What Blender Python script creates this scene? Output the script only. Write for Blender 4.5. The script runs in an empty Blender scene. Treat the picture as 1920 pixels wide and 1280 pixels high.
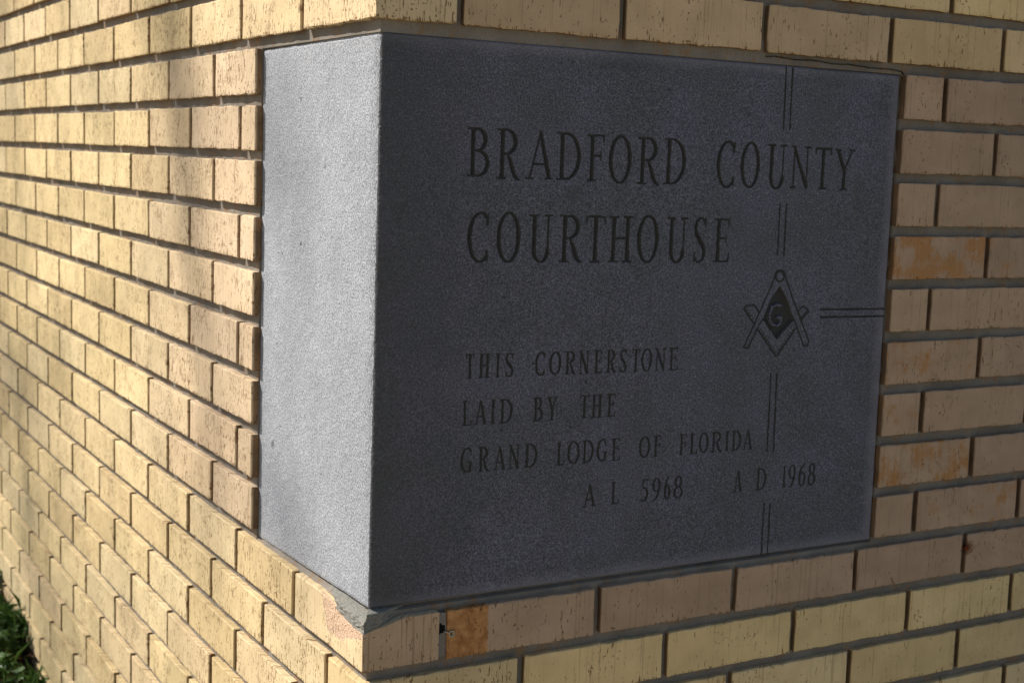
import bpy, bmesh, math, random
import numpy as np
from mathutils import Vector, Matrix

# ------------------------------------------------------------------ camera, world, sun, exposure
S = bpy.context.scene
COL = S.collection
def rot3(a, b, c):
    return Matrix.Rotation(a, 3, 'Z') @ Matrix.Rotation(b, 3, 'X') @ Matrix.Rotation(c, 3, 'Z')
cam_d = bpy.data.cameras.new('camera'); cam = bpy.data.objects.new('camera', cam_d); COL.objects.link(cam)
cam.matrix_world = Matrix.Translation((-0.590067, -1.303195, 0.476307)) @ rot3(-0.527238, 1.441628, 0.034829).to_4x4()
cam_d.sensor_width = 36; cam_d.lens = 36 * 2633.8 / 1920
cam_d.clip_start = .05; cam_d.clip_end = 2000
cam_d.dof.use_dof = True; cam_d.dof.focus_distance = 1.50; cam_d.dof.aperture_fstop = 11
S.camera = cam

SUN = Vector((-0.47, 0.49, 0.60)).normalized()      # towards the sun
W = bpy.data.worlds.new('World'); S.world = W; W.use_nodes = True
wn = W.node_tree; bg = wn.nodes['Background']
sky = wn.nodes.new('ShaderNodeTexSky'); sky.sky_type = 'NISHITA'; sky.sun_disc = False
sky.sun_elevation = math.asin(SUN.z); sky.sun_rotation = math.atan2(SUN.x, SUN.y)
wn.links.new(sky.outputs[0], bg.inputs[0]); bg.inputs[1].default_value = 0.066
sl = bpy.data.lights.new('sun', 'SUN'); sl.energy = 4.7; sl.angle = math.radians(0.53); sl.color = (1, .95, .875)
so = bpy.data.objects.new('sun', sl); COL.objects.link(so)
so.rotation_euler = SUN.to_track_quat('Z', 'Y').to_euler()
vs = S.view_settings; vs.view_transform = 'Standard'; vs.look = 'None'; vs.gamma = 1; vs.exposure = 0.7
vs.use_curve_mapping = False

# ------------------------------------------------------------------ node helpers
class NT:
    def __init__(s, name, rough=.85, spec=.3):
        s.m = bpy.data.materials.new(name); s.m.use_nodes = True
        s.t = s.m.node_tree; s.b = s.t.nodes['Principled BSDF']
        s.b.inputs['Roughness'].default_value = rough
        s.b.inputs['Specular IOR Level'].default_value = spec
    def n(s, typ, **kw):
        x = s.t.nodes.new(typ)
        for k, v in kw.items(): setattr(x, k, v)
        return x
    def put(s, sock, v):
        if hasattr(v, 'links'): s.t.links.new(v, sock)
        else: sock.default_value = v
    def math(s, op, a, b=0.0, c=None, clamp=False):
        x = s.n('ShaderNodeMath', operation=op, use_clamp=clamp); s.put(x.inputs[0], a); s.put(x.inputs[1], b)
        if c is not None: s.put(x.inputs[2], c)
        return x.outputs[0]
    def comb(s, x, y, z):
        c = s.n('ShaderNodeCombineXYZ')
        for i, v in enumerate((x, y, z)): s.put(c.inputs[i], v)
        return c.outputs[0]
    def noise(s, vec, scale=1.0, detail=2.0, rough=.5):
        x = s.n('ShaderNodeTexNoise'); s.put(x.inputs['Vector'], vec)
        x.inputs['Scale'].default_value = scale; x.inputs['Detail'].default_value = detail; x.inputs['Roughness'].default_value = rough
        return x.outputs['Fac']
    def voro(s, vec, scale=1.0, out='Distance'):
        x = s.n('ShaderNodeTexVoronoi'); s.put(x.inputs['Vector'], vec); x.inputs['Scale'].default_value = scale
        return x.outputs[out]
    def ramp(s, v, lo, hi, a=0.0, b=1.0):
        x = s.n('ShaderNodeMapRange', clamp=True); s.put(x.inputs[0], v)
        for i, q in enumerate((lo, hi, a, b)): s.put(x.inputs[i + 1], q)
        return x.outputs[0]
    def mix(s, f, a, b, mode='MIX'):
        x = s.n('ShaderNodeMix', data_type='RGBA', blend_type=mode)
        s.put(x.inputs[0], f)
        for i, q in ((6, a), (7, b)):
            if isinstance(q, tuple) and len(q) == 3: q = q + (1,)
            s.put(x.inputs[i], q)
        return x.outputs[2]
    def bump(s, h, strength=.5, dist=.001, normal=None):
        x = s.n('ShaderNodeBump'); x.inputs['Strength'].default_value = strength; x.inputs['Distance'].default_value = dist
        s.put(x.inputs['Height'], h)
        if normal is not None: s.put(x.inputs['Normal'], normal)
        return x.outputs[0]
    def sep(s, v):
        x = s.n('ShaderNodeSeparateXYZ'); s.put(x.inputs[0], v); return x.outputs
    def obj(s): return s.n('ShaderNodeTexCoord').outputs['Object']
    def pos(s): return s.n('ShaderNodeNewGeometry').outputs['Position']
    def done(s, col=None, normal=None, rough=None):
        if col is not None: s.put(s.b.inputs['Base Color'], col if not isinstance(col, tuple) else col + (1,))
        if normal is not None: s.put(s.b.inputs['Normal'], normal)
        if rough is not None: s.put(s.b.inputs['Roughness'], rough)
        return s.m

# ------------------------------------------------------------------ materials
def brick_mat(name, dens, special=None, corner=False):
    k = NT(name, .8, .25)
    o = k.sep(k.obj()); inf = k.n('ShaderNodeObjectInfo')
    rnd = k.math('MULTIPLY', inf.outputs['Random'], 40.0)
    u = k.math('SUBTRACT', o[0], o[1]); v = o[2]
    base = inf.outputs['Color']; alpha = inf.outputs['Alpha']
    # broad cloudiness within a brick and fine grain
    cl = k.noise(k.comb(k.math('MULTIPLY', u, 22), k.math('MULTIPLY', v, 26), rnd), 1, 3)
    c = k.mix(k.ramp(cl, .3, .7), (.90, .88, .84), (1.08, 1.07, 1.05))
    c = k.mix(1.0, base, c, 'MULTIPLY')
    gr = k.noise(k.comb(k.math('MULTIPLY', u, 900), k.math('MULTIPLY', v, 500), rnd), 1, 2)
    c = k.mix(1.0, c, k.mix(gr, (.86, .85, .83), (1.13, 1.13, 1.12)), 'MULTIPLY')
    # vertical wire-cut drag marks
    drag = k.noise(k.comb(k.math('MULTIPLY', u, 330), k.math('MULTIPLY', v, 6), rnd), 1, 2)
    dragm = k.ramp(drag, .60, .72)
    # torn pits elongated up and down, in drifts
    wob = k.math('MULTIPLY', k.noise(k.comb(k.math('MULTIPLY', u, 60), k.math('MULTIPLY', v, 60), rnd), 1, 1), .004)
    uu = k.math('ADD', u, wob)
    p1 = k.noise(k.comb(k.math('MULTIPLY', uu, 400), k.math('MULTIPLY', v, 72), k.math('ADD', rnd, 3)), 1, 2, .6)
    p2 = k.noise(k.comb(k.math('MULTIPLY', uu, 260), k.math('MULTIPLY', v, 210), k.math('ADD', rnd, 9)), 1, 2, .6)
    dr = k.noise(k.comb(k.math('MULTIPLY', u, 30), k.math('MULTIPLY', v, 14), k.math('ADD', rnd, 5)), 1, 1)
    thr = k.ramp(dr, .3, .7, .690 - dens, .605 - dens)
    thr = k.math('SUBTRACT', thr, k.ramp(v, .0045, .0005, 0, .09))     # nibbled lower arris
    pit = k.math('MAXIMUM', k.ramp(k.math('SUBTRACT', p1, thr), 0, .035), k.ramp(k.math('SUBTRACT', p2, k.math('ADD', thr, .02)), 0, .035))
    h = k.math('SUBTRACT', k.math('MULTIPLY', gr, .10), k.math('MULTIPLY', pit, 1.0))
    h = k.math('SUBTRACT', h, k.math('MULTIPLY', dragm, .35))
    h = k.math('ADD', h, k.math('MULTIPLY', cl, .15))
    c = k.mix(k.math('MULTIPLY', dragm, .42), c, (.24, .15, .07))
    # rust bloom where the brick carries it (object alpha below one)
    st = k.noise(k.comb(k.math('MULTIPLY', u, 28), k.math('MULTIPLY', v, 34), k.math('ADD', rnd, 17)), 1, 4, .65)
    st2 = k.noise(k.comb(k.math('MULTIPLY', u, 160), k.math('MULTIPLY', v, 22), k.math('ADD', rnd, 21)), 1, 3, .6)
    sv = k.math('ADD', k.math('MULTIPLY', st, .7), k.math('MULTIPLY', st2, .3))
    amt = k.math('SUBTRACT', 1.0, alpha)
    lo = k.math('SUBTRACT', .72, k.math('MULTIPLY', amt, .42))
    sm = k.ramp(k.math('SUBTRACT', sv, lo), 0, .12)
    c = k.mix(k.math('MULTIPLY', sm, .8), c, (.40, .18, .05))
    # rust halo round the nail stub
    W_ = k.sep(k.pos()); ax = k.math('DIVIDE', k.math('SUBTRACT', W_[0], .903), .013); az = k.math('DIVIDE', k.math('ADD', W_[2], .031), .010)
    rr = k.math('ADD', k.math('ADD', k.math('MULTIPLY', ax, ax), k.math('MULTIPLY', az, az)), k.math('MULTIPLY', k.math('SUBTRACT', p2, .5), 2.5))
    c = k.mix(k.ramp(rr, .1, 1.3, .85, 0), c, (.13, .04, .012))
    if special == 'two_tone':
        wv = k.noise(k.comb(0.0, k.math('MULTIPLY', v, 160), rnd), 1, 3, .7)
        e = k.math('ADD', o[0], k.math('MULTIPLY', wv, .010))
        f = k.ramp(e, .0545, .0565, 1, 0)
        mott = k.noise(k.comb(k.math('MULTIPLY', u, 90), k.math('MULTIPLY', v, 90), 2.0), 1, 4)
        c = k.mix(f, c, k.mix(k.ramp(mott, .35, .65), (.30, .13, .04), (.50, .245, .095)))
    if special == 'spalled':
        # broken arris: raw pink body showing below the chipped edge of the long side
        y = o[1]; zz = o[2]
        nz = k.noise(k.comb(k.math('MULTIPLY', y, 70), k.math('MULTIPLY', zz, 70), 4.0), 1, 4, .7)
        # depth of raw band beneath the lowered edge
        edge = k.ramp(y, .0, .118, .041, .0545)
        bell = k.math('MULTIPLY', k.ramp(y, .0, .07), k.ramp(y, .095, .113, 1, 0))
        band = k.math('ADD', .006, k.math('MULTIPLY', bell, .028))
        d = k.math('SUBTRACT', zz, k.math('SUBTRACT', edge, band))
        d = k.math('ADD', d, k.math('MULTIPLY', k.math('SUBTRACT', nz, .5), .022))
        front = k.math('LESS_THAN', o[0], .004)
        # its short face is tinted darker and pinker than its long side
        c = k.mix(k.math('LESS_THAN', o[1], .0012), c, k.mix(1.0, c, (.74, .66, .70), 'MULTIPLY'))
        f = k.math('MULTIPLY', k.math('MULTIPLY', k.ramp(d, 0, .0015), front), k.ramp(y, .112, .118, 1, 0))
        raw = k.noise(k.comb(k.math('MULTIPLY', y, 330), k.math('MULTIPLY', zz, 330), 1.0), 1, 4, .75)
        c = k.mix(f, c, k.mix(k.ramp(raw, .35, .6), (.45, .27, .16), (.72, .52, .36)))
        h = k.math('SUBTRACT', h, k.math('MULTIPLY', f, k.math('MULTIPLY', k.math('SUBTRACT', 1.0, raw), 3.0)))
    if not special and not corner:
        # the cut ends and bed of a brick are browner than its face
        nz = k.sep(k.n('ShaderNodeNewGeometry').outputs['Normal'])[2]
        sd = k.math('MULTIPLY', k.ramp(o[1], .0012, .0035), k.ramp(nz, .4, .7, 1, 0))
        c = k.mix(k.math('MULTIPLY', sd, .85), c, k.mix(k.ramp(cl, .35, .65), *(((.11, .062, .030), (.26, .135, .055)) if dens > 0 else ((.075, .045, .022), (.17, .09, .04)))))
    pc = k.mix(p2, (.10, .045, .012), (.26, .13, .045))
    c = k.mix(k.math('MULTIPLY', pit, .85), c, pc)
    return k.done(c, k.bump(h, .9, .0011))
M = {}
M['brick_sunny'] = brick_mat('brick_scored', .028)
M['brick_shade'] = brick_mat('brick_speckled', -.028)
M['brick_sunny_c'] = brick_mat('corner_brick_scored', .026, None, True)
M['brick_shade_c'] = brick_mat('corner_brick_speckled', -.02, None, True)
M['brick_two'] = brick_mat('brick_two_tone', -.02, 'two_tone')
M['brick_spall'] = brick_mat('brick_spalled', -.024, 'spalled')

k = NT('raked_mortar', .95, .1)
P = k.pos()
n1 = k.noise(P, 14, 4, .6); n2 = k.noise(P, 420, 4, .7); n3 = k.noise(P, 60, 3, .6)
c = k.mix(k.ramp(n1, .3, .7), (.165, .145, .122), (.26, .230, .195))
c = k.mix(k.math('MULTIPLY', k.ramp(n3, .54, .68), .55), c, (.28, .15, .06))
c = k.mix(1.0, c, k.mix(n2, (.65, .65, .65), (1.3, 1.3, 1.3)), 'MULTIPLY')
h = k.math('ADD', k.math('MULTIPLY', n2, .6), k.math('MULTIPLY', n3, .8))
M['mortar'] = k.done(c, k.bump(h, .9, .0016))
k = NT('patch_mortar', .95, .1)
P = k.pos(); n2 = k.noise(P, 480, 5, .75); n3 = k.noise(P, 45, 3, .6)
c = k.mix(k.ramp(n2, .3, .7), (.13, .125, .11), (.36, .35, .31))
c = k.mix(k.math('MULTIPLY', k.ramp(n3, .45, .7), .4), c, (.25, .22, .17))
M['patch'] = k.done(c, k.bump(n2, 1.0, .0022))

def granite(name, dark, mid, light, patch, rough, edge=False, frost=0.0, sparkle=.25):
    k = NT(name, rough, .35)
    P = k.pos(); s = k.sep(P)
    g1 = k.noise(P, 480, 3, .8); g2 = k.noise(P, 1500, 2, .6); v1 = k.voro(P, 260); cellc = k.voro(P, 700, 'Color')
    c = k.mix(k.ramp(g1, .42, .58), dark, mid)
    c = k.mix(1.0, c, k.mix(g2, (.55, .55, .55), (1.45, 1.45, 1.45)), 'MULTIPLY')
    sp = k.ramp(k.sep(cellc)[0], .93, .97)
    c = k.mix(k.math('MULTIPLY', sp, sparkle), c, light)
    c = k.mix(k.math('MULTIPLY', k.ramp(v1, .07, .03), sparkle * 1.5), c, light)           # sparse bright crystals
    big = k.noise(P, 11, 4, .62)
    c = k.mix(k.ramp(big, .42, .60), k.mix(1.0, c, patch, 'MULTIPLY'), c)
    # small dark knots
    kn = k.noise(P, 85, 2, .6)
    c = k.mix(k.ramp(kn, .735, .77), c, (.03, .03, .028))
    k2 = k.noise(P, 330, 2, .6)
    c = k.mix(k.math('MULTIPLY', k.ramp(k2, .66, .72), .6), c, (.045, .045, .045))
    if edge:
        x, z = s[0], s[2]
        wb = k.math('MULTIPLY', k.math('SUBTRACT', k.noise(P, 30, 3), .5), .012)
        dr = k.math('SUBTRACT', .7235, x); db = k.math('ADD', z, .003); dt = k.math('SUBTRACT', .600, z)
        d = k.math('ADD', k.math('MINIMUM', k.math('MINIMUM', dr, db), dt), wb)
        c = k.mix(k.ramp(d, .0, .017, .45, 0), c, (.26, .25, .285))
        # weather stain near the free corner, and the two dribbles by the last letter
        dl = k.math('ADD', x, k.math('MULTIPLY', k.math('SUBTRACT', k.noise(k.comb(s[0], s[2], 1.0), 16, 3), .5), .10))
        c = k.mix(k.ramp(dl, .010, .15, .6, 0), c, (.045, .046, .043))
        for (bx, bz, rx, rz, a) in ((.664, .443, .010, .022, .5), (.243, .440, .012, .010, .5), (.237, .485, .020, .012, .3), (.648, .395, .003, .004, .8),
                                    (.30, .585, .05, .010, .4), (.62, .59, .05, .016, .3), (.12, .145, .008, .010, .7), (.43, .36, .004, .004, .6)):
            ex = k.math('DIVIDE', k.math('SUBTRACT', x, bx), rx); ez = k.math('DIVIDE', k.math('SUBTRACT', z, bz), rz)
            rr = k.math('ADD', k.math('MULTIPLY', ex, ex), k.math('MULTIPLY', ez, ez))
            rr = k.math('ADD', rr, k.math('MULTIPLY', k.math('SUBTRACT', g1, .5), 3.0))
            c = k.mix(k.ramp(rr, .1, 1.5, a, 0), c, (.05, .05, .047))
    else:
        # grime caught along the free corner of the return
        y, z = s[1], s[2]
        d = k.math('ADD', y, k.math('MULTIPLY', k.math('SUBTRACT', k.noise(k.comb(0.0, y, z), 20, 3), .5), .03))
        m_ = k.math('MULTIPLY', k.ramp(d, .012, .034, 1, 0), k.ramp(k.noise(P, 420, 3, .7), .46, .60))
        m_ = k.math('MULTIPLY', m_, k.ramp(z, .03, .25, .15, 1))
        c = k.mix(k.math('MULTIPLY', m_, .8), c, (.05, .05, .048))
        for (by, bz, r_) in ((.302, .120, .006), (.225, .535, .004), (.15, .46, .003), (.09, .62, .004), (.12, .30, .0025)):
            ey = k.math('DIVIDE', k.math('SUBTRACT', y, by), r_); ez = k.math('DIVIDE', k.math('SUBTRACT', z, bz), r_)
            rr = k.math('ADD', k.math('ADD', k.math('MULTIPLY', ey, ey), k.math('MULTIPLY', ez, ez)), k.math('MULTIPLY', k.math('SUBTRACT', g1, .5), 4.0))
            c = k.mix(k.ramp(rr, .1, 1.2, .75, 0), c, (.06, .06, .058))
    h = k.math('ADD', g1, k.math('MULTIPLY', g2, .5))
    return k.done(c, k.bump(h, .55 + frost, .0005 + frost * .0006))
M['granite_face'] = granite('granite_in_shade', (.045, .0435, .061), (.145, .139, .186), (.42, .42, .46), (.84, .88, .80), .6, True)  # front is in shade: part of that shade is put into this darker colour
M['granite_side'] = granite('granite_in_sun', (.15, .156, .172), (.425, .44, .476), (.62, .62, .63), (.90, .90, .90), .8, False, .15, .5)  # same granite on the sunlit side, with the light put into a paler colour
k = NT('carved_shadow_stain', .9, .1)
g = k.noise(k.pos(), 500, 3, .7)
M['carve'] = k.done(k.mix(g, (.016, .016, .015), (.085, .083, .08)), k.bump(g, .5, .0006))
k = NT('carved_field', .9, .1)
g = k.noise(k.pos(), 500, 3, .7)
M['field'] = k.done(k.mix(g, (.02, .02, .019), (.08, .08, .076)), k.bump(g, .6, .0008))

def simple(name, col, rough=.6, spec=.3, metal=0.0, nscale=200.0):
    k = NT(name, rough, spec); k.b.inputs['Metallic'].default_value = metal
    g = k.noise(k.pos(), nscale, 3, .7)
    return k.done(k.mix(g, tuple(q * .6 for q in col), tuple(min(1, q * 1.4) for q in col)), k.bump(g, .3, .0005))
M['metal'] = simple('dull_zinc', (.45, .40, .28), .45, .5, .7)
M['hole'] = simple('drilled_hole', (.01, .01, .01), .9, .0)
M['rust'] = simple('rusted_iron', (.16, .035, .012), .9, .1)
k = NT('soil', .95, .1); P = k.pos(); g = k.noise(P, 30, 5, .7)
M['soil'] = k.done(k.mix(g, (.035, .024, .015), (.12, .085, .055)), k.bump(g, .8, .02))
k = NT('yard_ground', .95, .1); P = k.pos(); g = k.noise(P, 3, 6, .7)
M['ground'] = k.done(k.mix(g, (.20, .165, .105), (.36, .31, .22)), k.bump(g, .6, .02))
def leafmat(name, a, b, tr):
    k = NT(name, .55, .35); inf = k.n('ShaderNodeObjectInfo')
    g = k.noise(k.pos(), 25, 3, .6)
    m = k.done(k.mix(k.ramp(g, .3, .7), a, b))
    k.b.inputs['Transmission Weight'].default_value = 0
    td = k.n('ShaderNodeBsdfTranslucent'); td.inputs[0].default_value = tuple(q * 1.2 for q in b) + (1,)
    mx = k.n('ShaderNodeMixShader'); mx.inputs[0].default_value = tr
    k.t.links.new(k.b.outputs[0], mx.inputs[1]); k.t.links.new(td.outputs[0], mx.inputs[2])
    k.t.links.new(mx.outputs[0], k.t.nodes['Material Output'].inputs[0]); return m
M['leaf'] = leafmat('groundcover_leaf', (.025, .060, .012), (.085, .16, .03), .25)
M['leaf_dry'] = leafmat('dry_leaf', (.10, .04, .015), (.22, .11, .04), .1)
M['tree_leaf'] = leafmat('tree_leaf', (.04, .07, .015), (.08, .12, .03), .2)
M['bark'] = simple('bark', (.12, .085, .06), .9, .1, 0, 40)

# ------------------------------------------------------------------ object helpers
def link(name, me, mat=None, parent=None, **props):
    o = bpy.data.objects.new(name, me)
    if mat is not None and me is not None and not me.materials: me.materials.append(mat)
    COL.objects.link(o)
    if parent is not None: o.parent = parent
    for a, b in props.items(): o[a] = b
    return o
def mesh_np(name, verts, quads=None, tris=None):
    me = bpy.data.meshes.new(name)
    verts = np.asarray(verts, dtype=np.float32)
    loops = []; starts = []; tot = []
    nq = 0 if quads is None else len(quads); nt = 0 if tris is None else len(tris)
    ls = np.concatenate([np.asarray(quads, np.int32).ravel() if nq else np.zeros(0, np.int32), np.asarray(tris, np.int32).ravel() if nt else np.zeros(0, np.int32)])
    st = np.concatenate([np.arange(nq) * 4, nq * 4 + np.arange(nt) * 3]).astype(np.int32)
    me.vertices.add(len(verts)); me.vertices.foreach_set('co', verts.ravel())
    me.loops.add(len(ls)); me.loops.foreach_set('vertex_index', ls)
    me.polygons.add(nq + nt); me.polygons.foreach_set('loop_start', st)
    try: me.polygons.foreach_set('loop_total', np.concatenate([np.full(nq, 4), np.full(nt, 3)]).astype(np.int32))
    except Exception: pass
    me.polygons.foreach_set('use_smooth', np.zeros(nq + nt, bool))
    me.update(calc_edges=True); me.validate()
    return me
def thing(name, label, cat, loc=(0, 0, 0), group=None):
    o = bpy.data.objects.new(name, None); COL.objects.link(o); o.location = loc
    o['label'] = label; o['category'] = cat
    if group: o['group'] = group
    o.empty_display_size = .1
    return o
def vnoise(x, y, seed=0):
    """cheap smooth value noise on numpy arrays"""
    xi = np.floor(x).astype(np.int64); yi = np.floor(y).astype(np.int64)
    xf = x - xi; yf = y - yi
    def hsh(a, b):
        n = (a * 374761393 + b * 668265263 + seed * 974711) & 0x7fffffff
        n = ((n ^ (n >> 13)) * 1274126177) & 0x7fffffff
        return ((n ^ (n >> 16)) & 0xffff) / 65535.0
    u = xf * xf * (3 - 2 * xf); v = yf * yf * (3 - 2 * yf)
    return (hsh(xi, yi) * (1 - u) + hsh(xi + 1, yi) * u) * (1 - v) + (hsh(xi, yi + 1) * (1 - u) + hsh(xi + 1, yi + 1) * u) * v
# ------------------------------------------------------------------ bricks
COURSE = .0677; BH = .0545; ZO = .0016
SR, SLT = .983, 1.003           # brick length factors of the two walls
def lattice_box(L, D, Hh, seed, nx, ny=1, nz=3, two=False, warp=None):
    """closed box, x 0..L along the wall, y 0..D into it, z 0..Hh; worn arrises, faces slightly uneven.
       two=True gives the side at x=0 a worn face as well (corner bricks)."""
    rs = np.random.RandomState(seed); b = .0010
    def ax(T, n, fine_end=True):
        a = [0, b] + list(b + (T - 2 * b) * (np.arange(1, n) / n) ) + ([T - b, T] if fine_end else [T])
        return np.array(a)
    xs = ax(L, nx); zs = ax(Hh, nz); ys = ax(D, ny, False) if not two else ax(D, max(ny, 5))
    idx = {}; V = []
    def vid(i, j, l):
        key = (i, j, l)
        if key not in idx:
            idx[key] = len(V); V.append((xs[i], ys[j], zs[l]))
        return idx[key]
    Q = []; I, J, K = len(xs) - 1, len(ys) - 1, len(zs) - 1
    for i in range(I):
        for l in range(K):
            Q.append((vid(i, 0, l), vid(i + 1, 0, l), vid(i + 1, 0, l + 1), vid(i, 0, l + 1)))
            if two or True: Q.append((vid(i + 1, J, l), vid(i, J, l), vid(i, J, l + 1), vid(i + 1, J, l + 1)))
    for j in range(J):
        for l in range(K):
            Q.append((vid(0, j + 1, l), vid(0, j, l), vid(0, j, l + 1), vid(0, j + 1, l + 1)))
            Q.append((vid(I, j, l), vid(I, j + 1, l), vid(I, j + 1, l + 1), vid(I, j, l + 1)))
        for i in range(I):
            Q.append((vid(i, j, K), vid(i + 1, j, K), vid(i + 1, j + 1, K), vid(i, j + 1, K)))
            Q.append((vid(i, j + 1, 0), vid(i + 1, j + 1, 0), vid(i + 1, j, 0), vid(i, j, 0)))
    V = np.array(V, float); O = V.copy()
    ex = np.where(O[:, 0] < 1e-6, 1, np.where(O[:, 0] > L - 1e-6, -1, 0))
    ey = np.where(O[:, 1] < 1e-6, 1, np.where((O[:, 1] > D - 1e-6) , -1, 0))
    ez = np.where(O[:, 2] < 1e-6, 1, np.where(O[:, 2] > Hh - 1e-6, -1, 0))
    cnt = abs(ex) + abs(ey) + abs(ez)
    e = np.where(cnt >= 2, 1.0, 0.0)[:, None]
    rr = .0003 + .0005 * rs.rand(len(V))
    V += e * np.stack([ex, ey * (ey > 0), ez], 1) * rr[:, None]
    # wavering outline: every vertex near an arris drifts a little in the face plane
    near = (O[:, 2] < .003) | (O[:, 2] > Hh - .003)
    V[:, 2] += near * ((rs.rand(len(V)) - .5) * .0011 + (vnoise(O[:, 0] * 60, O[:, 1] * 60 + 7, seed) - .5) * .0013)
    nearx = (O[:, 0] < .003) | (O[:, 0] > L - .003)
    V[:, 0] += nearx * ((rs.rand(len(V)) - .5) * .0008 + (vnoise(O[:, 2] * 70, O[:, 0] * 9, seed + 5) - .5) * .0016) * (0 if two else 1)
    V[:, 1] += (O[:, 1] < 1e-6) * (vnoise(O[:, 0] * 25, O[:, 2] * 40, seed + 3) - .5) * .0003
    if warp: V = warp(V, O)
    return mesh_np('brick', V, Q)
_cache = {}
def brick_mesh(L, var, mat, D=.055):
    key = (round(L, 3), var, mat, D)
    if key not in _cache:
        me = lattice_box(L, D, BH, hash((round(L * 1000), var)) % 100000, max(3, int(L / .011)))
        me.materials.append(M[mat]); _cache[key] = me
    return _cache[key]
def corner_mesh(Lx, Ly, var, mat, warp=None):
    me = lattice_box(Lx, Ly, BH, 900 + var * 7, max(4, int(Lx / .012)), max(5, int(Ly / .012)), 3, True, warp)
    me.materials.append(M[mat]); return me

rnd = random.Random(11)
YEL = [(.66, .515, .28), (.63, .49, .265), (.69, .54, .30), (.64, .51, .30), (.60, .46, .245)]
PNK = [(.60, .45, .315), (.575, .435, .31), (.62, .47, .33)]
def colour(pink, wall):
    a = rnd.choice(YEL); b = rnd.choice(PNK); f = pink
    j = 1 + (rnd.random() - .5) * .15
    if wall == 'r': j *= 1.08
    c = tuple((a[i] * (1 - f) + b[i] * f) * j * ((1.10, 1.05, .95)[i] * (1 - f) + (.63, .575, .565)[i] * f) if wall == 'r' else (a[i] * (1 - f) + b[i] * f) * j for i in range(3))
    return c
ROWS_LO, ROWS_HI = -11, 24
wall_l = thing('brick_wall', 'sunlit pale yellow brick wall running back from the left side of the cornerstone', 'wall')
wall_r = thing('brick_wall', 'shaded tan brick wall around and to the right of the dark inscribed stone face', 'wall')

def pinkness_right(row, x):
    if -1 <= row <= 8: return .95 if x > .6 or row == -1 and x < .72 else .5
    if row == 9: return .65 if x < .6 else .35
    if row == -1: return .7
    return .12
def pinkness_left(row, y):
    if 0 <= row <= 8:
        return max(0, min(1, 1.2 - (y - .35) / .42)) * .8
    if row == 9: return .3 if y < .6 else .05
    if row in (-1, -2): return .15
    return .05 if rnd.random() > .12 else .35
STAIN = {(5, 'a'): .68, (3, 'a'): .52, (1, 'a'): .62, (2, 'a'): .50, (0, 'b'): .48, (5, 'b'): .42, (8, 'a'): .3, (0, 'a'): .3}

def ranges(row, odd_first):
    """joint centres along a wall (unscaled metres) for a course"""
    start = .199 if ((row % 2 == 1) == odd_first) else .097
    return start
def put(me, wall, loc, rz, col, alpha=1.0, mat=None, name='brick'):
    o = bpy.data.objects.new(name, me); COL.objects.link(o); o.parent = wall
    o.location = loc; o.rotation_euler = (0, (rnd.random() - .5) * .006, rz)
    o.color = (col[0], col[1], col[2], alpha); return o
far_parts = {}        # (wall, mat) -> list of (mesh, matrix)
def put_far(me, wall, loc, rz):
    far_parts.setdefault(wall.name, []).append((me, Matrix.Translation(loc) @ Matrix.Rotation(rz, 4, 'Z')))

STONE_X1, STONE_Y1 = .7285, .3495       # where the wall bricks start again beyond the stone
GAP = .0098
# right wall (faces -y)
for row in range(ROWS_LO, ROWS_HI):
    z = row * COURSE + ZO
    odd = row % 2 != 0
    joints = [(.097 if odd else .199) + .204 * i for i in range(16)]
    stone = 0 <= row <= 8
    near_row = -6 <= row <= 13
    for i, j0 in enumerate(joints[:-1]):
        x0, x1 = (j0 + .005) * SR, (joints[i + 1] - .005) * SR
        if stone:
            if x1 < STONE_X1 + .01: continue
            if x0 < STONE_X1: x0 = STONE_X1 + (rnd.random() - .5) * .001
        first = stone and x0 < STONE_X1 + .01
        jit = (rnd.random() - .5) * .0012
        loc = (x0 + jit, (rnd.random() - .5) * .0012, z + (rnd.random() - .5) * .0014)
        if near_row and x1 < 1.52:
            mat = 'brick_shade'
            if row == -1 and i == 0: mat = 'brick_two'
            me = brick_mesh(x1 - x0, rnd.randrange(7) if x1 - x0 > .18 else 0, mat)
            key = (row, 'a' if first else 'b' if stone and x0 < .95 else 'c')
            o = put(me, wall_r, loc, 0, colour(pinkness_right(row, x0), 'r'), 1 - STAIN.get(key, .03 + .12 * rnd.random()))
            if key == (5, 'a'): o['label'] = 'rusty orange stained brick beside the stone'
            if mat == 'brick_two': o['label'] = 'tan brick with an orange brown left third'
        else:
            put_far(brick_mesh(x1 - x0, rnd.randrange(3), 'brick_shade'), wall_r, loc, 0)
# left wall (faces -x); local x of a brick runs towards -y
for row in range(ROWS_LO, ROWS_HI):
    z = row * COURSE + ZO
    odd = row % 2 != 0
    joints = [(.199 if odd else .097) + .204 * i for i in range(22)]
    stone = 0 <= row <= 8
    for i, j0 in enumerate(joints[:-1]):
        y0, y1 = (j0 + .0056) * SLT, (joints[i + 1] - .0056) * SLT
        if stone:
            if y1 < STONE_Y1 + .01: continue
            if y0 < STONE_Y1: y0 = STONE_Y1 + (rnd.random() - .5) * .0012
        jit = (rnd.random() - .5) * .0012
        loc = ((rnd.random() - .5) * .0012, y1 + jit, z + (rnd.random() - .5) * .0012)
        if row <= 12 and y1 < 2.42:
            me = brick_mesh(y1 - y0, rnd.randrange(7) if y1 - y0 > .18 else 0, 'brick_sunny')
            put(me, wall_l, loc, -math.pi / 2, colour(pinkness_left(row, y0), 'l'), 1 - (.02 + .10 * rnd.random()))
        else:
            put_far(brick_mesh(y1 - y0, rnd.randrange(3), 'brick_sunny'), wall_l, loc, -math.pi / 2)
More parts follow.
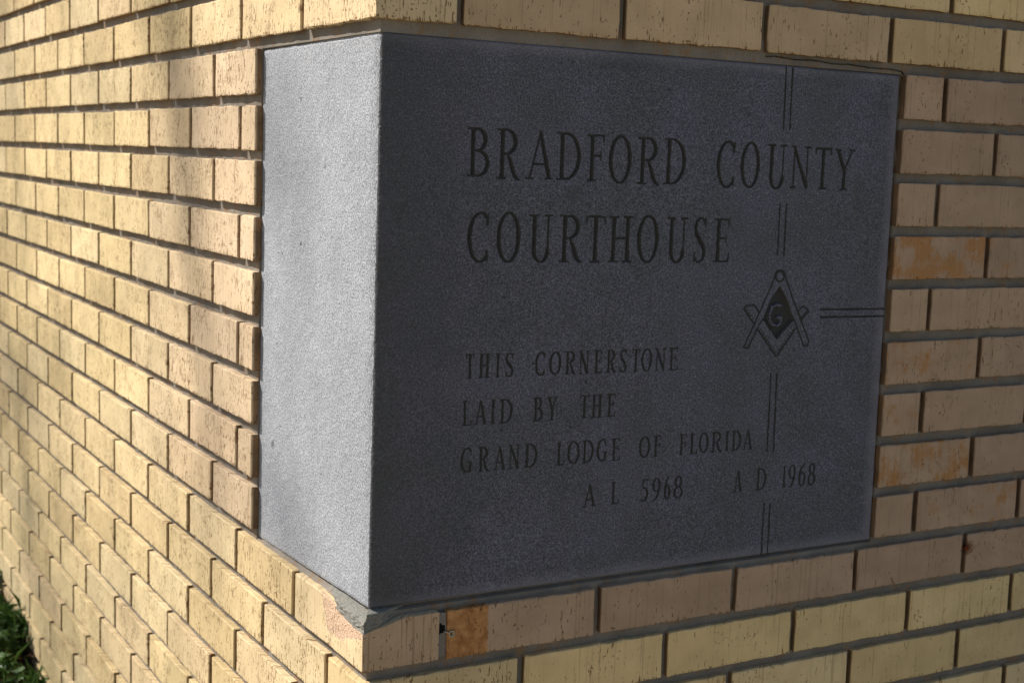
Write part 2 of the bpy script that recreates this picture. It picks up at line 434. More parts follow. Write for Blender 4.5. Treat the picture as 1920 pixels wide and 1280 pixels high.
# corner bricks, laid alternately header and stretcher
def chip_warp(V, O):
    V = V.copy()
    top = O[:, 2] / BH
    sx = np.clip(1 - O[:, 0] / .050, 0, 1); sy = np.clip(1 - O[:, 1] / .118, 0, 1)
    low = .0128 * np.minimum(sx ** 1.1, 1) * sy ** .9
    V[:, 2] -= low * np.clip((top - .35) / .65, 0, 1)
    # ragged spall: the upper outer face of the long side falls back a little
    f = (O[:, 0] < .002) * np.clip((top - .45) / .5, 0, 1) * np.clip(1 - abs(O[:, 1] - .06) / .06, 0, 1)
    V[:, 0] += f * (.0022 + .0022 * vnoise(O[:, 1] * 120, O[:, 2] * 150, 3))
    return V
for row in range(ROWS_LO, ROWS_HI):
    if 0 <= row <= 8: continue
    odd = row % 2 != 0
    Lx, Ly = (.092 * SR, .194 * SLT) if odd else (.194 * SR, .092 * SLT)
    z = row * COURSE + ZO
    wall = wall_l if odd else wall_r
    if row == -1: me = corner_mesh(Lx, Ly, 50, 'brick_spall', chip_warp)
    else: me = corner_mesh(Lx, Ly, row % 5, 'brick_sunny_c' if odd else 'brick_shade_c')
    pk = .45 if row in (9,) else .25 if row == -1 else .1
    o = put(me, wall, (.0, .0, z), 0, colour(pk, 'l'), .97)
    o.rotation_euler = (0, 0, 0)
    if row == -1: o['label'] = 'corner brick with its top edge chipped away, raw pink clay showing'
for wname, lst in far_parts.items():
    w = bpy.data.objects[wname]; vs_, qs = [], []; off = 0
    for me, mt in lst:
        n = len(me.vertices); a = np.empty(n * 3, np.float32); me.vertices.foreach_get('co', a); a = a.reshape(-1, 3)
        m3 = np.array(mt)[:3]; vs_.append(a @ m3[:, :3].T + m3[:, 3])
        q = np.empty(len(me.loops), np.int32); me.loops.foreach_get('vertex_index', q); qs.append(q.reshape(-1, 4) + off); off += n
    me = mesh_np('brickwork', np.concatenate(vs_), np.concatenate(qs))
    o = link('brickwork', me, M['brick_sunny'] if w is wall_l else M['brick_shade'], w); o['kind'] = 'stuff'
    o.color = (.64, .49, .245, .95)

# ------------------------------------------------------------------ mortar: a raked bed just behind the brick faces
Z0, Z1 = -.76, ROWS_HI * COURSE - .01
def mortar_wall(parent, left):
    step = .006
    umax_f = 1.25 if not left else 2.45
    us = np.concatenate([np.arange(0, umax_f, step), np.arange(umax_f, 3.35 if not left else 4.65, .1)])
    zs = np.concatenate([np.arange(Z0, -.75, .01), np.arange(-.75, 1.0, step), np.arange(1.0, Z1, .1)])
    # snap lines to the stone's outline
    us = np.unique(np.concatenate([us, [.7255, .7275, .7300] if not left else [.3465, .3485, .3505]]))
    zs = np.unique(np.concatenate([zs, [-.0060, -.0035, -.001, .596, .598, .600]]))
    d0 = .0088
    us = us[us > d0 + .0005]; us = np.concatenate([[d0], us])
    U, Zz = np.meshgrid(us, zs)
    dep = d0 + (vnoise(U * 60, Zz * 60, 3 + left) - .5) * .0014 + (vnoise(U * 200, Zz * 200, 8 + left) - .5) * .0008
    dep += (vnoise(U * 9, Zz * 9, 31 + left) - .5) * .002
    dep[:, 0] = d0
    # weathered, fuller bed above and below the stone
    ns = (U < (.74 if not left else .36))
    dep = np.where(ns & (Zz > .597) & (Zz < .615), .0088 + (dep - d0) * .5, dep)
    dep[:, 0] = d0
    inside = (U < (.7295 if not left else .3500)) & (Zz > (-.0065 if left else -.0045)) & (Zz < .5978)
    dep = np.where(inside, np.maximum(dep, .0150), dep); U = np.where(inside, np.maximum(U, .0150), U)
    n = len(us); V = np.stack([U, dep, Zz], -1).reshape(-1, 3)
    if left: V = V[:, [1, 0, 2]]
    I, J = np.meshgrid(np.arange(n - 1), np.arange(len(zs) - 1)); I = I.ravel(); J = J.ravel()
    um = (us[I] + us[I + 1]) / 2; zm = (zs[J] + zs[J + 1]) / 2
    keep = ~((um < (.7235 if not left else .3445)) & (zm > .0045) & (zm < .5935))
    I, J = I[keep], J[keep]; a = J * n + I
    Q = np.stack([a, a + 1, a + 1 + n, a + n], 1)
    if left: Q = Q[:, ::-1]
    me = mesh_np('mortar', V, Q)
    return link('mortar', me, M['mortar'], parent)
mortar_wall(wall_r, False); mortar_wall(wall_l, True)
# solid backing of the two walls so no light leaks through (return faces, top)
def box(name, x0, x1, y0, y1, z0, z1, mat, parent=None):
    V = [(x, y, z) for z in (z0, z1) for y in (y0, y1) for x in (x0, x1)]
    Q = [(0, 2, 3, 1), (4, 5, 7, 6), (0, 1, 5, 4), (1, 3, 7, 5), (3, 2, 6, 7), (2, 0, 4, 6)]
    return link(name, mesh_np(name, V, Q), mat, parent)
box('backing', .30, 3.30, .40, .50, Z0, Z1, M['mortar'], wall_r)
box('backing', .30, .40, .502, 4.60, Z0, Z1, M['mortar'], wall_l)
box('coping', .04, 3.30, .04, .40, Z1 - .02, Z1, M['mortar'], wall_r)
box('coping', .04, .40, .402, 4.60, Z1 - .02, Z1, M['mortar'], wall_l)

# mortar smear filling the chipped corner under the stone: slopes out from the stone to the brick face
def patch():
    V = []; rows = 12
    path = []
    for y in np.linspace(.122, .0, 22): path.append(('l', y))
    for x in np.linspace(.0, .052, 12)[1:]: path.append(('r', x))
    rs = np.random.RandomState(5)
    for side, t in path:
        if side == 'l': chip = .0128 * np.clip(1 - t / .118, 0, 1) ** .9
        else: chip = .0128 * np.clip(1 - t / .050, 0, 1) ** 1.1
        zb = -.0118 - chip - .002 ; zt = .0006
        for r in range(rows):
            f = r / (rows - 1); z = zt + (zb - zt) * f
            bulge = np.clip((f - .24) * 4.0, 0, 1)
            fade = np.clip((.122 - t) / .05, 0, 1) if side == 'l' else np.clip((.052 - t) / .03, 0, 1)
            if side == 'r': bulge = np.clip((f - .03) * 7.0, 0, 1)
            d = .0175 - (.0175 - (.0012 if side == 'l' else .0022)) * bulge ** .8 * fade - .0035 * bulge * (1 - fade)
            d += (rs.rand() - .5) * .0022 * (1 if f > .2 else 0)
            if side == 'l': V.append((d, max(t, d), z))
            else: V.append((max(t, d), d, z))
    Q = []
    for i in range(len(path) - 1):
        for r in range(rows - 1):
            a = i * rows + r; Q.append((a + rows, a, a + 1, a + rows + 1))
    me = mesh_np('mortar_patch', V, Q)
    o = link('mortar_patch', me, M['patch'], wall_l); o['label'] = 'pale grey mortar smeared over the chipped corner'
    return o
patch()
# a smear in the joint beside the corner header
me = lattice_box(.011, .004, .050, 77, 3, 1, 5); link('mortar_smear', me, M['mortar'], wall_r).location = (.0900, .0025, -.0640)

# hairline crack wandering through the bed above the stone
def crack():
    rs = np.random.RandomState(12); V = []; n = 60
    for i in range(n):
        f = i / (n - 1); x = .505 + .224 * f; z = .6058 - .0042 * f ** 1.5 + (rs.rand() - .5) * .0007 + .0006 * math.sin(f * 23)
        if i == n - 1: z = .598
        hw = .00025 + .00025 * rs.rand()
        V += [(x, .0066, z - hw), (x, .0066, z + hw), (x, .0110, z)]
    Q = [(i * 3, i * 3 + 3, i * 3 + 4, i * 3 + 1) for i in range(n - 1)] + [(i * 3 + 1, i * 3 + 4, i * 3 + 5, i * 3 + 2) for i in range(n - 1)] + [(i * 3 + 2, i * 3 + 5, i * 3 + 3, i * 3) for i in range(n - 1)]
    link('crack', mesh_np('crack', V, Q), M['hole'], wall_r)
crack()
# ------------------------------------------------------------------ the cornerstone, cut letters and emblem
FY, FX = .0080, .0105           # recess of its two faces behind the brick faces
LINES=[
[('B', 111.3, 138.5, 456.2, 507.3), ('R', 147.0, 175.8, 454.5, 507.6), ('A', 183.2, 218.5, 455.4, 506.8), ('D', 222.3, 253.2, 455.7, 506.9), ('F', 260.7, 285.4, 455.2, 506.3), ('O', 290.7, 320.6, 453.1, 506.9), ('R', 329.0, 360.0, 453.3, 506.1), ('D', 366.0, 396.7, 454.1, 506.1), ('C', 442.5, 470.2, 451.9, 506.6), ('O', 478.1, 506.3, 452.2, 506.5), ('U', 517.2, 548.8, 452.2, 504.8), ('N', 554.4, 586.9, 453.6, 504.2), ('T', 592.9, 620.4, 453.4, 503.6), ('Y', 625.0, 657.9, 453.0, 503.0)] ,
[('C', 115.0, 141.8, 365.6, 419.6), ('O', 150.2, 179.1, 365.4, 420.0), ('U', 189.4, 220.7, 365.1, 417.7), ('R', 228.8, 259.0, 365.5, 417.4), ('T', 262.9, 290.3, 365.1, 417.1), ('H', 293.7, 327.4, 365.2, 417.1), ('O', 333.8, 363.0, 364.2, 418.9), ('U', 374.0, 404.9, 363.9, 416.3), ('S', 411.9, 433.7, 363.7, 417.5), ('E', 442.4, 467.8, 364.7, 415.9)] ,
[('T', 116.8, 127.9, 241.3, 267.4), ('H', 133.2, 146.8, 241.1, 267.2), ('I', 154.1, 159.9, 241.0, 267.1), ('S', 165.4, 177.5, 240.8, 266.9), ('C', 204.2, 217.3, 240.4, 266.6), ('O', 222.6, 237.5, 240.2, 266.4), ('R', 242.7, 256.9, 240.0, 266.2), ('N', 261.2, 275.3, 239.8, 266.1), ('E', 281.6, 292.2, 239.6, 265.9), ('R', 298.1, 311.4, 239.4, 265.8), ('S', 315.8, 327.2, 239.2, 265.6), ('T', 333.6, 344.6, 239.0, 265.5), ('O', 347.0, 361.6, 238.9, 265.3), ('N', 365.9, 381.9, 238.6, 265.1), ('E', 385.8, 399.7, 238.4, 265.0)] ,
[('L', 114.0, 126.4, 190.1, 216.9), ('A', 129.7, 144.8, 190.0, 216.7), ('I', 149.9, 155.3, 189.8, 216.5), ('D', 160.9, 176.9, 189.7, 216.3), ('B', 203.4, 215.8, 189.3, 215.8), ('Y', 221.6, 234.6, 189.2, 215.6), ('T', 264.5, 277.6, 188.8, 215.1), ('H', 280.5, 295.6, 188.6, 214.9), ('E', 301.5, 313.7, 188.5, 214.7)] ,
[('G', 114.5, 129.0, 138.1, 165.3), ('R', 136.1, 149.2, 138.0, 165.0), ('A', 155.8, 170.1, 137.8, 164.7), ('N', 173.9, 188.7, 137.7, 164.5), ('D', 194.1, 210.9, 137.6, 164.2), ('L', 236.1, 247.0, 137.3, 163.6), ('O', 250.7, 266.5, 137.2, 163.4), ('D', 270.4, 285.5, 137.1, 163.2), ('G', 290.6, 304.2, 137.0, 162.9), ('E', 310.2, 322.8, 136.9, 162.6), ('O', 349.5, 364.4, 136.6, 162.1), ('F', 369.4, 381.5, 136.5, 161.8), ('F', 406.8, 418.4, 136.3, 161.3), ('L', 422.0, 434.1, 136.2, 161.1), ('O', 436.7, 450.1, 136.1, 160.9), ('R', 454.4, 471.2, 135.9, 160.6), ('I', 476.0, 481.6, 135.8, 160.4), ('D', 486.0, 500.6, 135.7, 160.2), ('A', 503.3, 518.6, 135.6, 160.0)] ,
[('A', 273.9, 291.6, 85.4, 111.2), ('L', 312.6, 323.7, 85.1, 111.1), ('5', 353.4, 365.7, 84.8, 111.0), ('9', 370.3, 382.9, 84.6, 110.9), ('6', 387.7, 397.2, 84.5, 110.9), ('8', 401.3, 415.3, 84.3, 110.8), ('A', 491.8, 505.8, 83.6, 110.6), ('D', 527.2, 543.4, 83.2, 110.5), ('1', 569.9, 574.3, 82.9, 110.4), ('9', 578.9, 590.8, 82.8, 110.3), ('6', 595.5, 607.5, 82.7, 110.3), ('8', 611.0, 623.8, 82.5, 110.3)] ,
]
GRO=[
[(539.6, 595.7), (540.2, 524.1)] ,
[(549.5, 595.6), (550.3, 523.8)] ,
[(541.7, 434.7), (541.7, 373.3)] ,
[(551.8, 434.0), (551.9, 372.6)] ,
[(541.7, 228.1), (542.5, 130.9)] ,
[(551.3, 227.0), (552.3, 130.1)] ,
[(542.1, 65.8), (542.1, -3.9)] ,
[(551.8, 64.3), (551.7, -3.7)] ,
[(615.8, 305.1), (728.3, 303.7)] ,
[(616.6, 295.6), (728.3, 294.5)] ,
]
E_circ=[(547.3, 347.1), (539.9, 347.2), (554.8, 347.0), (546.8, 353.4), (547.8, 340.5)]
E_LO=[(539.7, 345.4), (512.1, 290.8), (497.4, 262.6)]
E_LF=[(497.5, 261.2), (503.3, 261.0)]
E_LI=[(504.9, 262.9), (516.3, 283.8), (524.2, 295.7), (537.1, 321.3), (548.2, 336.1)]
E_RO=[(555.2, 347.6), (577.4, 305.4), (599.7, 265.9)]
E_RF=[(598.1, 260.6), (594.0, 260.4)]
E_RI=[(591.3, 261.5), (579.0, 284.2), (568.6, 300.9), (557.9, 322.1), (548.2, 336.1)]
E_SL=[(494.1, 308.5), (509.9, 290.9)]
E_SL2=[(516.3, 283.8), (547.8, 249.0)]
E_SR=[(596.6, 303.7), (584.6, 291.7)]
E_SR2=[(576.9, 282.6), (549.3, 249.0)]
E_EL=[(494.1, 308.5), (497.5, 311.8), (509.8, 312.7), (517.7, 304.5)]
E_ER=[(596.6, 303.7), (591.7, 307.4), (585.4, 309.3), (579.1, 303.0)]
E_IL=[(524.3, 295.1), (547.7, 270.0)]
E_IR=[(573.9, 291.4), (547.7, 270.0)]
E_field=[(548.3, 335.0), (559.5, 320.9), (573.0, 293.8), (547.7, 270.0), (524.3, 295.1), (535.7, 320.2)]
E_G=[(552.8, 310.6), (546.7, 312.5), (539.5, 309.7), (536.4, 301.7), (536.1, 294.8), (541.1, 288.3), (548.7, 286.3), (554.5, 289.0), (553.9, 296.6), (547.9, 296.8)]
T, t = 1.08, .44                  # heavy and hairline stroke weight
def arc(cx, cy, rx, ry, a0, a1, n=14, w0=None, w1=None):
    out = []
    for i in range(n + 1):
        a = math.radians(a0 + (a1 - a0) * i / n)
        w = t + (T - t) * abs(math.cos(a)) ** 1.3
        out.append((cx + rx * math.cos(a), cy + ry * math.sin(a), w))
    return out
def ser(x, y, h=.13, w=t): return [(x - h * .9, y, w * .9), (x + h * .9, y, w * .9)]
def stem(x, y0=0, y1=1, w=T): return [(x, y0 + .035, w * 1.04), (x, (y0 + y1) / 2, w * .88), (x, y1 - .035, w * 1.04)]
G = {}
G['B'] = [stem(.24), ser(.18, 1, .2), ser(.18, 0, .2), [(.24, 1, t), (.45, 1, t)] + arc(.42, .77, .40, .23, 80, -90) + [(.24, .54, t)], [(.24, .54, t), (.45, .54, t)] + arc(.42, .27, .53, .27, 80, -90) + [(.24, 0, t)]]
G['R'] = [stem(.22), ser(.16, 1, .18), ser(.2, 0, .2), [(.22, 1, t), (.42, 1, t)] + arc(.40, .755, .42, .245, 80, -90) + [(.22, .51, t)], [(.46, .51, t), (.60, .36, T * .85), (.74, .14, T), (.86, .02, T * .75), (1.0, -.02, t)]]
G['A'] = [[(.13, 0, t), (.5, 1, t)], [(.5, 1, t), (.52, .94, T * .8), (.86, .035, T)], [(.25, .31, t), (.74, .31, t)], ser(.12, 0, .13), ser(.87, 0, .14)]
G['D'] = [stem(.2), ser(.14, 1, .16), ser(.14, 0, .16), [(.2, 1, t), (.4, 1, t)] + arc(.36, .5, .60, .5, 85, -85) + [(.36, 0, t), (.2, 0, t)]]
G['F'] = [stem(.28), ser(.22, 1, .2), ser(.28, 0, .25), [(.28, 1, t), (.92, 1, t)], [(.92, 1, t), (.94, .86, t * .8)], [(.28, .55, t), (.78, .55, t)], [(.78, .63, t * .8), (.78, .46, t * .8)]]
G['E'] = G['F'][:2] + [ser(.22, 0, .2)] + G['F'][3:] + [[(.28, 0, t), (.95, 0, t)], [(.95, 0, t), (.98, .17, t * .8)]]
G['O'] = [arc(.5, .5, .46, .5, 0, 360, 28)]
G['C'] = [arc(.56, .5, .52, .5, 52, 308, 26), [(.90, .80, T * .6), (.93, .98, t * .7)], [(.90, .20, T * .6), (.93, .04, t * .7)], [(.86, .90, t), (.91, .76, t)]]
G['G'] = [arc(.53, .5, .49, .5, 52, 300, 26), [(.88, .90, t), (.90, .72, t)], [(.84, .02, T * .8), (.84, .38, T)], ser(.82, .40, .2)]
G['U'] = [[(.22, .965, T), (.22, .30, T)] + arc(.52, .27, .30, .27, 185, 355)[0:] + [(.82, .30, t), (.82, 1, t)], ser(.2, 1, .2), ser(.84, 1, .17)]
G['N'] = [[(.16, 0, t), (.16, 1, t)], [(.16, .97, T * .8), (.83, .04, T)], [(.84, 0, t), (.84, 1, t)], ser(.16, 0, .15), ser(.1, 1, .12), ser(.86, 1, .15)]
G['T'] = [stem(.5), [(.04, 1, t), (.96, 1, t)], ser(.5, 0, .24), [(.04, 1, t), (.02, .86, t * .8)], [(.96, 1, t), (.98, .86, t * .8)]]
G['Y'] = [[(.15, .965, T), (.5, .47, T)], [(.5, .47, T), (.5, .035, T)], [(.86, 1, t), (.5, .47, t)], ser(.14, 1, .15), ser(.86, 1, .14), ser(.5, 0, .2)]
G['H'] = [stem(.2), stem(.8), [(.2, .52, t), (.8, .52, t)], ser(.2, 0, .2), ser(.2, 1, .2), ser(.8, 0, .2), ser(.8, 1, .2)]
G['I'] = [stem(.5), ser(.5, 0, .5), ser(.5, 1, .5)]
G['S'] = [[(.86, .98, t), (.86, .80, t * .9)], [(.86, .88, t), (.66, .98, t), (.45, .99, t), (.24, .92, T * .7), (.14, .78, T * .8), (.22, .64, T), (.48, .50, T), (.74, .36, T), (.86, .22, T * .8), (.78, .08, T * .7), (.56, .01, t), (.36, .01, t), (.14, .12, t)], [(.12, .22, t * .9), (.12, .02, t)]]
G['L'] = [stem(.28), ser(.28, 1, .25), ser(.22, 0, .2), [(.28, 0, t), (.95, 0, t)], [(.95, 0, t), (.98, .17, t * .8)]]
G['1'] = [stem(.6, 0, 1), [(.6, 1, t), (.1, .92, t)], ser(.6, 0, .4)]
G['5'] = [[(.30, 1, t), (.90, 1, T * .6)], [(.30, 1, t), (.24, .60, t)], [(.24, .60, t), (.45, .63, t), (.68, .58, T * .7), (.86, .40, T), (.84, .20, T), (.66, .04, T * .7), (.40, -.02, t), (.10, .03, T * .6)]]
G['6'] = [arc(.5, .30, .40, .31, 0, 360, 20), [(.12, .34, T), (.16, .58, T), (.36, .84, T * .8), (.62, 1.0, t), (.80, 1.02, t)]]
G['9'] = [arc(.5, .70, .40, .31, 0, 360, 20), [(.88, .66, T), (.84, .42, T), (.64, .16, T * .8), (.38, .0, t), (.20, -.03, t)]]
G['8'] = [arc(.5, .76, .32, .25, 0, 360, 20), arc(.5, .26, .42, .27, 0, 360, 20)]

RES = .00075
XS = np.arange(FX, .7260, RES); NXg = len(XS)
ZS = np.arange(.0, .5985, RES); NZg = len(ZS)
depth = np.zeros((NZg, NXg)); owner = np.zeros((NZg, NXg), np.int32)      # 0 = plain stone
wx = (vnoise(*np.meshgrid(XS * 260, ZS * 260), 21) - .5) * .0007
wz = (vnoise(*np.meshgrid(XS * 260, ZS * 260), 22) - .5) * .0007
GX, GZ = np.meshgrid(XS, ZS)
def cut(strokes, oid, slope=1.0, rim=0.0):
    """V-cut: depth grows from the stroke's edge to its centre line"""
    for st in strokes:
        for (x0, z0, r0), (x1, z1, r1) in zip(st[:-1], st[1:]):
            r = max(r0, r1) + .001
            a, b = max(0, int((min(x0, x1) - r - FX) / RES)), min(NXg, int((max(x0, x1) + r - FX) / RES) + 2)
            c, d = max(0, int((min(z0, z1) - r) / RES)), min(NZg, int((max(z0, z1) + r) / RES) + 2)
            if a >= b or c >= d: continue
            X = GX[c:d, a:b] + wx[c:d, a:b]; Z = GZ[c:d, a:b] + wz[c:d, a:b]
            dx, dz = x1 - x0, z1 - z0; L2 = dx * dx + dz * dz + 1e-12
            s = np.clip(((X - x0) * dx + (Z - z0) * dz) / L2, 0, 1)
            dist = np.hypot(X - x0 - s * dx, Z - z0 - s * dz); rr = r0 + (r1 - r0) * s
            v = np.clip(rr - dist, 0, None) * slope
            cur = depth[c:d, a:b]; m = v > cur
            cur[m] = v[m]; owner[c:d, a:b][m] = oid
parts = ['']          # names by owner id
labels = ['']
for li, line in enumerate(LINES):
    big = li < 2
    stroke = .00225 if big else .00122
    for (ch, x0, x1, z0, z1) in line:
        x0, x1, z0, z1 = x0 / 1e3, x1 / 1e3, z0 / 1e3, z1 / 1e3
        # the measured box is the outer edge of the cut
        e = stroke * .45; x0 += e; x1 -= e; z0 += e; z1 -= e
        oid = len(parts); parts.append('carved_digit' if ch.isdigit() else 'carved_letter')
        labels.append('cut %s %s' % ('digit' if ch.isdigit() else 'letter', ch))
        cut([[(x0 + (x1 - x0) * a, z0 + (z1 - z0) * b, stroke * w) for a, b, w in st] for st in G[ch]], oid, 1.25)
for (a, b) in GRO:
    oid = len(parts); parts.append('carved_groove'); labels.append('')
    cut([[(a[0] / 1e3, a[1] / 1e3, .00095), (b[0] / 1e3, b[1] / 1e3, .00095)]], oid, 1.3)
# emblem
oid = len(parts); parts.append('carved_emblem'); labels.append('cut square and compasses around a raised letter G')
def mm(pts, r): return [(p[0] / 1e3, p[1] / 1e3, r) for p in pts]
def poly_inside(poly, X, Z):
    ins = np.zeros(X.shape, bool); n = len(poly)
    for i in range(n):
        x0, z0 = poly[i]; x1, z1 = poly[(i + 1) % n]
        c = ((z0 > Z) != (z1 > Z)) & (X < (x1 - x0) * (Z - z0) / (z1 - z0 + 1e-12) + x0)
        ins ^= c
    return ins
fp = [(a / 1e3, b / 1e3) for a, b in E_field]
c0, c1 = int(.262 / RES), int(.342 / RES); a0, a1 = int((.515 - FX) / RES), int((.580 - FX) / RES)
X = GX[c0:c1, a0:a1] + wx[c0:c1, a0:a1]; Z = GZ[c0:c1, a0:a1] + wz[c0:c1, a0:a1]
ins = poly_inside(fp, X, Z)
dd = np.full(X.shape, 1.0)
for i in range(len(fp)):
    (x0, z0), (x1, z1) = fp[i], fp[(i + 1) % len(fp)]; dx, dz = x1 - x0, z1 - z0
    s = np.clip(((X - x0) * dx + (Z - z0) * dz) / (dx * dx + dz * dz), 0, 1)
    dd = np.minimum(dd, np.hypot(X - x0 - s * dx, Z - z0 - s * dz))
fd = np.where(ins, np.minimum(dd * 1.4, .0042), 0)
gl = np.full(X.shape, 1.0); gp = [(a / 1e3, b / 1e3) for a, b in E_G]
for (x0, z0), (x1, z1) in zip(gp[:-1], gp[1:]):
    dx, dz = x1 - x0, z1 - z0; s = np.clip(((X - x0) * dx + (Z - z0) * dz) / (dx * dx + dz * dz), 0, 1)
    gl = np.minimum(gl, np.hypot(X - x0 - s * dx, Z - z0 - s * dz))
raised = gl < .0016
fd = np.where(gl < .0024, np.minimum(fd, .0008 + np.clip(gl - .0012, 0, 1) * 3.0), fd)
m = fd > 0
depth[c0:c1, a0:a1][m] = fd[m]; owner[c0:c1, a0:a1][m] = oid
EM = oid; GID = len(parts); parts.append('raised_letter'); labels.append('raised letter G in the sunk middle of the emblem')
mm_ = m & raised; owner[c0:c1, a0:a1][mm_] = GID
LN = .00075
st = [mm(v, LN) for v in (E_LO, E_LF, E_LI[:3], E_RO, E_RF, E_RI[:2], E_SL, E_SL2, E_SR, E_SR2, E_EL, E_ER)]
st.append(mm([E_LO[-1], E_LF[0]], LN)); st.append(mm([E_LF[1], E_LI[0]], LN)); st.append(mm([E_RO[-1], E_RF[0]], LN)); st.append(mm([E_RF[1], E_RI[0]], LN))
st.append(mm([E_RI[1], E_RI[2]], LN)); 
cx, cz = .5474, .3470
st.append([(cx + .0062 * math.cos(a), cz + .0062 * math.sin(a), LN) for a in np.linspace(0, 2 * math.pi, 24)])
st.append([(cx + .0082 * math.cos(a), cz + .0075 * math.sin(a), LN) for a in np.linspace(-.1, math.pi + .1, 14)])
def ticks(p, q, n, side, L=.0034):
    p = np.array(p) / 1e3; q = np.array(q) / 1e3; d = (q - p) / np.linalg.norm(q - p); nrm = np.array((-d[1], d[0])) * side
    for i in range(1, n): 
        a = p + (q - p) * i / n; b = a + nrm * L
        st.append([(a[0], a[1], .0006), (b[0], b[1], .0006)])
ticks(E_SL2[0], E_SL2[1], 11, 1); ticks(E_SR2[0], E_SR2[1], 10, -1); ticks(E_SL[0], E_SL[1], 5, 1); ticks(E_SR[0], E_SR[1], 5, -1)
keepG = owner == GID
cut(st, EM, 1.3)
owner[keepG] = GID
# faint unevenness of the front face, chipped free arris
base_y = FY + (vnoise(GX * 12, GZ * 12, 41) - .5) * .0008
RND = .0034
ex = GX - FX
rough = (vnoise(GZ * 400, GX * 300, 52) * .6 + vnoise(GZ * 90, GX * 90, 53) * .6) * .0022
ease = np.where(ex < RND, (1 - np.sqrt(np.clip(1 - (1 - ex / RND) ** 2, 0, 1))) * RND * .8 + rough * (1 - ex / RND), 0)
er = XS[-1] - GX; ease = np.maximum(ease, np.where(er < .0015, (.0015 - er) * .7, 0))
for e_ in (GZ, ZS[-1] - GZ): ease = np.maximum(ease, np.where(e_ < .0018, (.0018 - e_) * .7 + rough * .4 * (1 - e_ / .0018), 0))
Y = base_y + ease + depth
# the block is a hair out of square, as measured
ZZ = GZ / ZS[-1]
f = (GX - FX) / (XS[-1] - FX)
Xw = GX + f * (.0015 - .0040 * ZZ)
Zw = GZ + (1 - ZZ) * (-.002 * f) + ZZ * (.0003 - .0015 * f)
V = np.stack([Xw, Y, Zw], -1).reshape(-1, 3)
co = np.maximum(np.maximum(owner[:-1, :-1], owner[1:, :-1]), np.maximum(owner[:-1, 1:], owner[1:, 1:]))
stone = thing('cornerstone', 'grey granite cornerstone with a carved courthouse dedication and fraternal emblem, set in the brick corner', 'cornerstone', (0, 0, 0))
def sub(mask, name, mat, label=''):
    J, I = np.nonzero(mask); a = J * NXg + I
    Q = np.stack([a, a + 1, a + 1 + NXg, a + NXg], 1)
    uq, inv = np.unique(Q, return_inverse=True)
    me = mesh_np(name, V[uq], inv.reshape(-1, 4))
    o = link(name, me, mat, stone)
    if label: o['label'] = label
    return o
# plain face: 16-cell blocks with nothing cut become one quad, edge bands and cut blocks stay fine
fine = np.ones(co.shape, bool); B = 16; bq = []
for j in range(B, NZg - 1 - B, B):
    for i in range(B, NXg - 1 - B, B):
        if not co[max(0, j - 1):j + B + 1, max(0, i - 1):i + B + 1].any():
            fine[j:j + B, i:i + B] = False; bq.append((j, i))
# keep block borders watertight: coarse blocks are flattened to their bilinear patch
Yg = V.reshape(NZg, NXg, 3)
for j, i in bq:
    s = np.linspace(0, 1, B + 1); blk = Yg[j:j + B + 1, i:i + B + 1]
    for (r, c, p, q) in ((0, slice(None), blk[0, 0, 1], blk[0, -1, 1]), (-1, slice(None), blk[-1, 0, 1], blk[-1, -1, 1]), (slice(None), 0, blk[0, 0, 1], blk[-1, 0, 1]), (slice(None), -1, blk[0, -1, 1], blk[-1, -1, 1])):
        blk[r, c, 1] = p + (q - p) * s
V = Yg.reshape(-1, 3)
J, I = np.nonzero(fine & (co == 0)); a = J * NXg + I
Q = np.stack([a, a + 1, a + 1 + NXg, a + NXg], 1)
bj = np.array([b[0] for b in bq]); bi = np.array([b[1] for b in bq]); a = bj * NXg + bi
Q = np.concatenate([Q, np.stack([a, a + B, a + B + B * NXg, a + B * NXg], 1)])
uq, inv = np.unique(Q, return_inverse=True)
link('inscribed_face', mesh_np('inscribed_face', V[uq], inv.reshape(-1, 4)), M['granite_face'], stone)['label'] = 'shaded front face carrying the inscription'
for i in range(1, len(parts)):
    m = co == i
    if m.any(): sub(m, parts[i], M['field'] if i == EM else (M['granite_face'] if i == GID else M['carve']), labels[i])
# body: sunlit return face, back, top and bottom, sharing the front's outline
ys = np.concatenate([[0.0], np.arange(.0025, .3460 - FY, .004), [.3460 - FY]]); zs_i = np.arange(0, NZg, 4); zs_i[-1] = NZg - 1
Vb = []
edge = Yg[zs_i, 0]
for q, yy in enumerate(ys):
    for e in edge:
        z = e[2]; zt = (z / edge[-1][2])
        z2 = z + (yy / .338) * (-.0075 * (1 - zt) - .0022 * zt)
        y = e[1] if q == 0 else FY + yy + .002
        rn = (float(vnoise(np.array(z * 130), np.array(y * 130), 61)) - .5) * .0006 if q > 1 else 0
        x = e[0] if q == 0 else FX - .0002 + rn + (.0010 if q == 1 else 0) * .3
        if z < .002 or z > .596: x += .0008
        Vb.append((x, y, z2))
nz = len(zs_i); Qb = []
for q in range(len(ys) - 1):
    for r in range(nz - 1):
        a = q * nz + r; Qb.append((a + nz, a, a + 1, a + nz + 1))
o = link('return_face', mesh_np('return_face', Vb, Qb), M['granite_side'], stone); o['label'] = 'pale grey sunlit left face of the stone'
box('body', FX + .004, .7240, FY + .008, .340, .0015, .5960, M['granite_side'], stone)
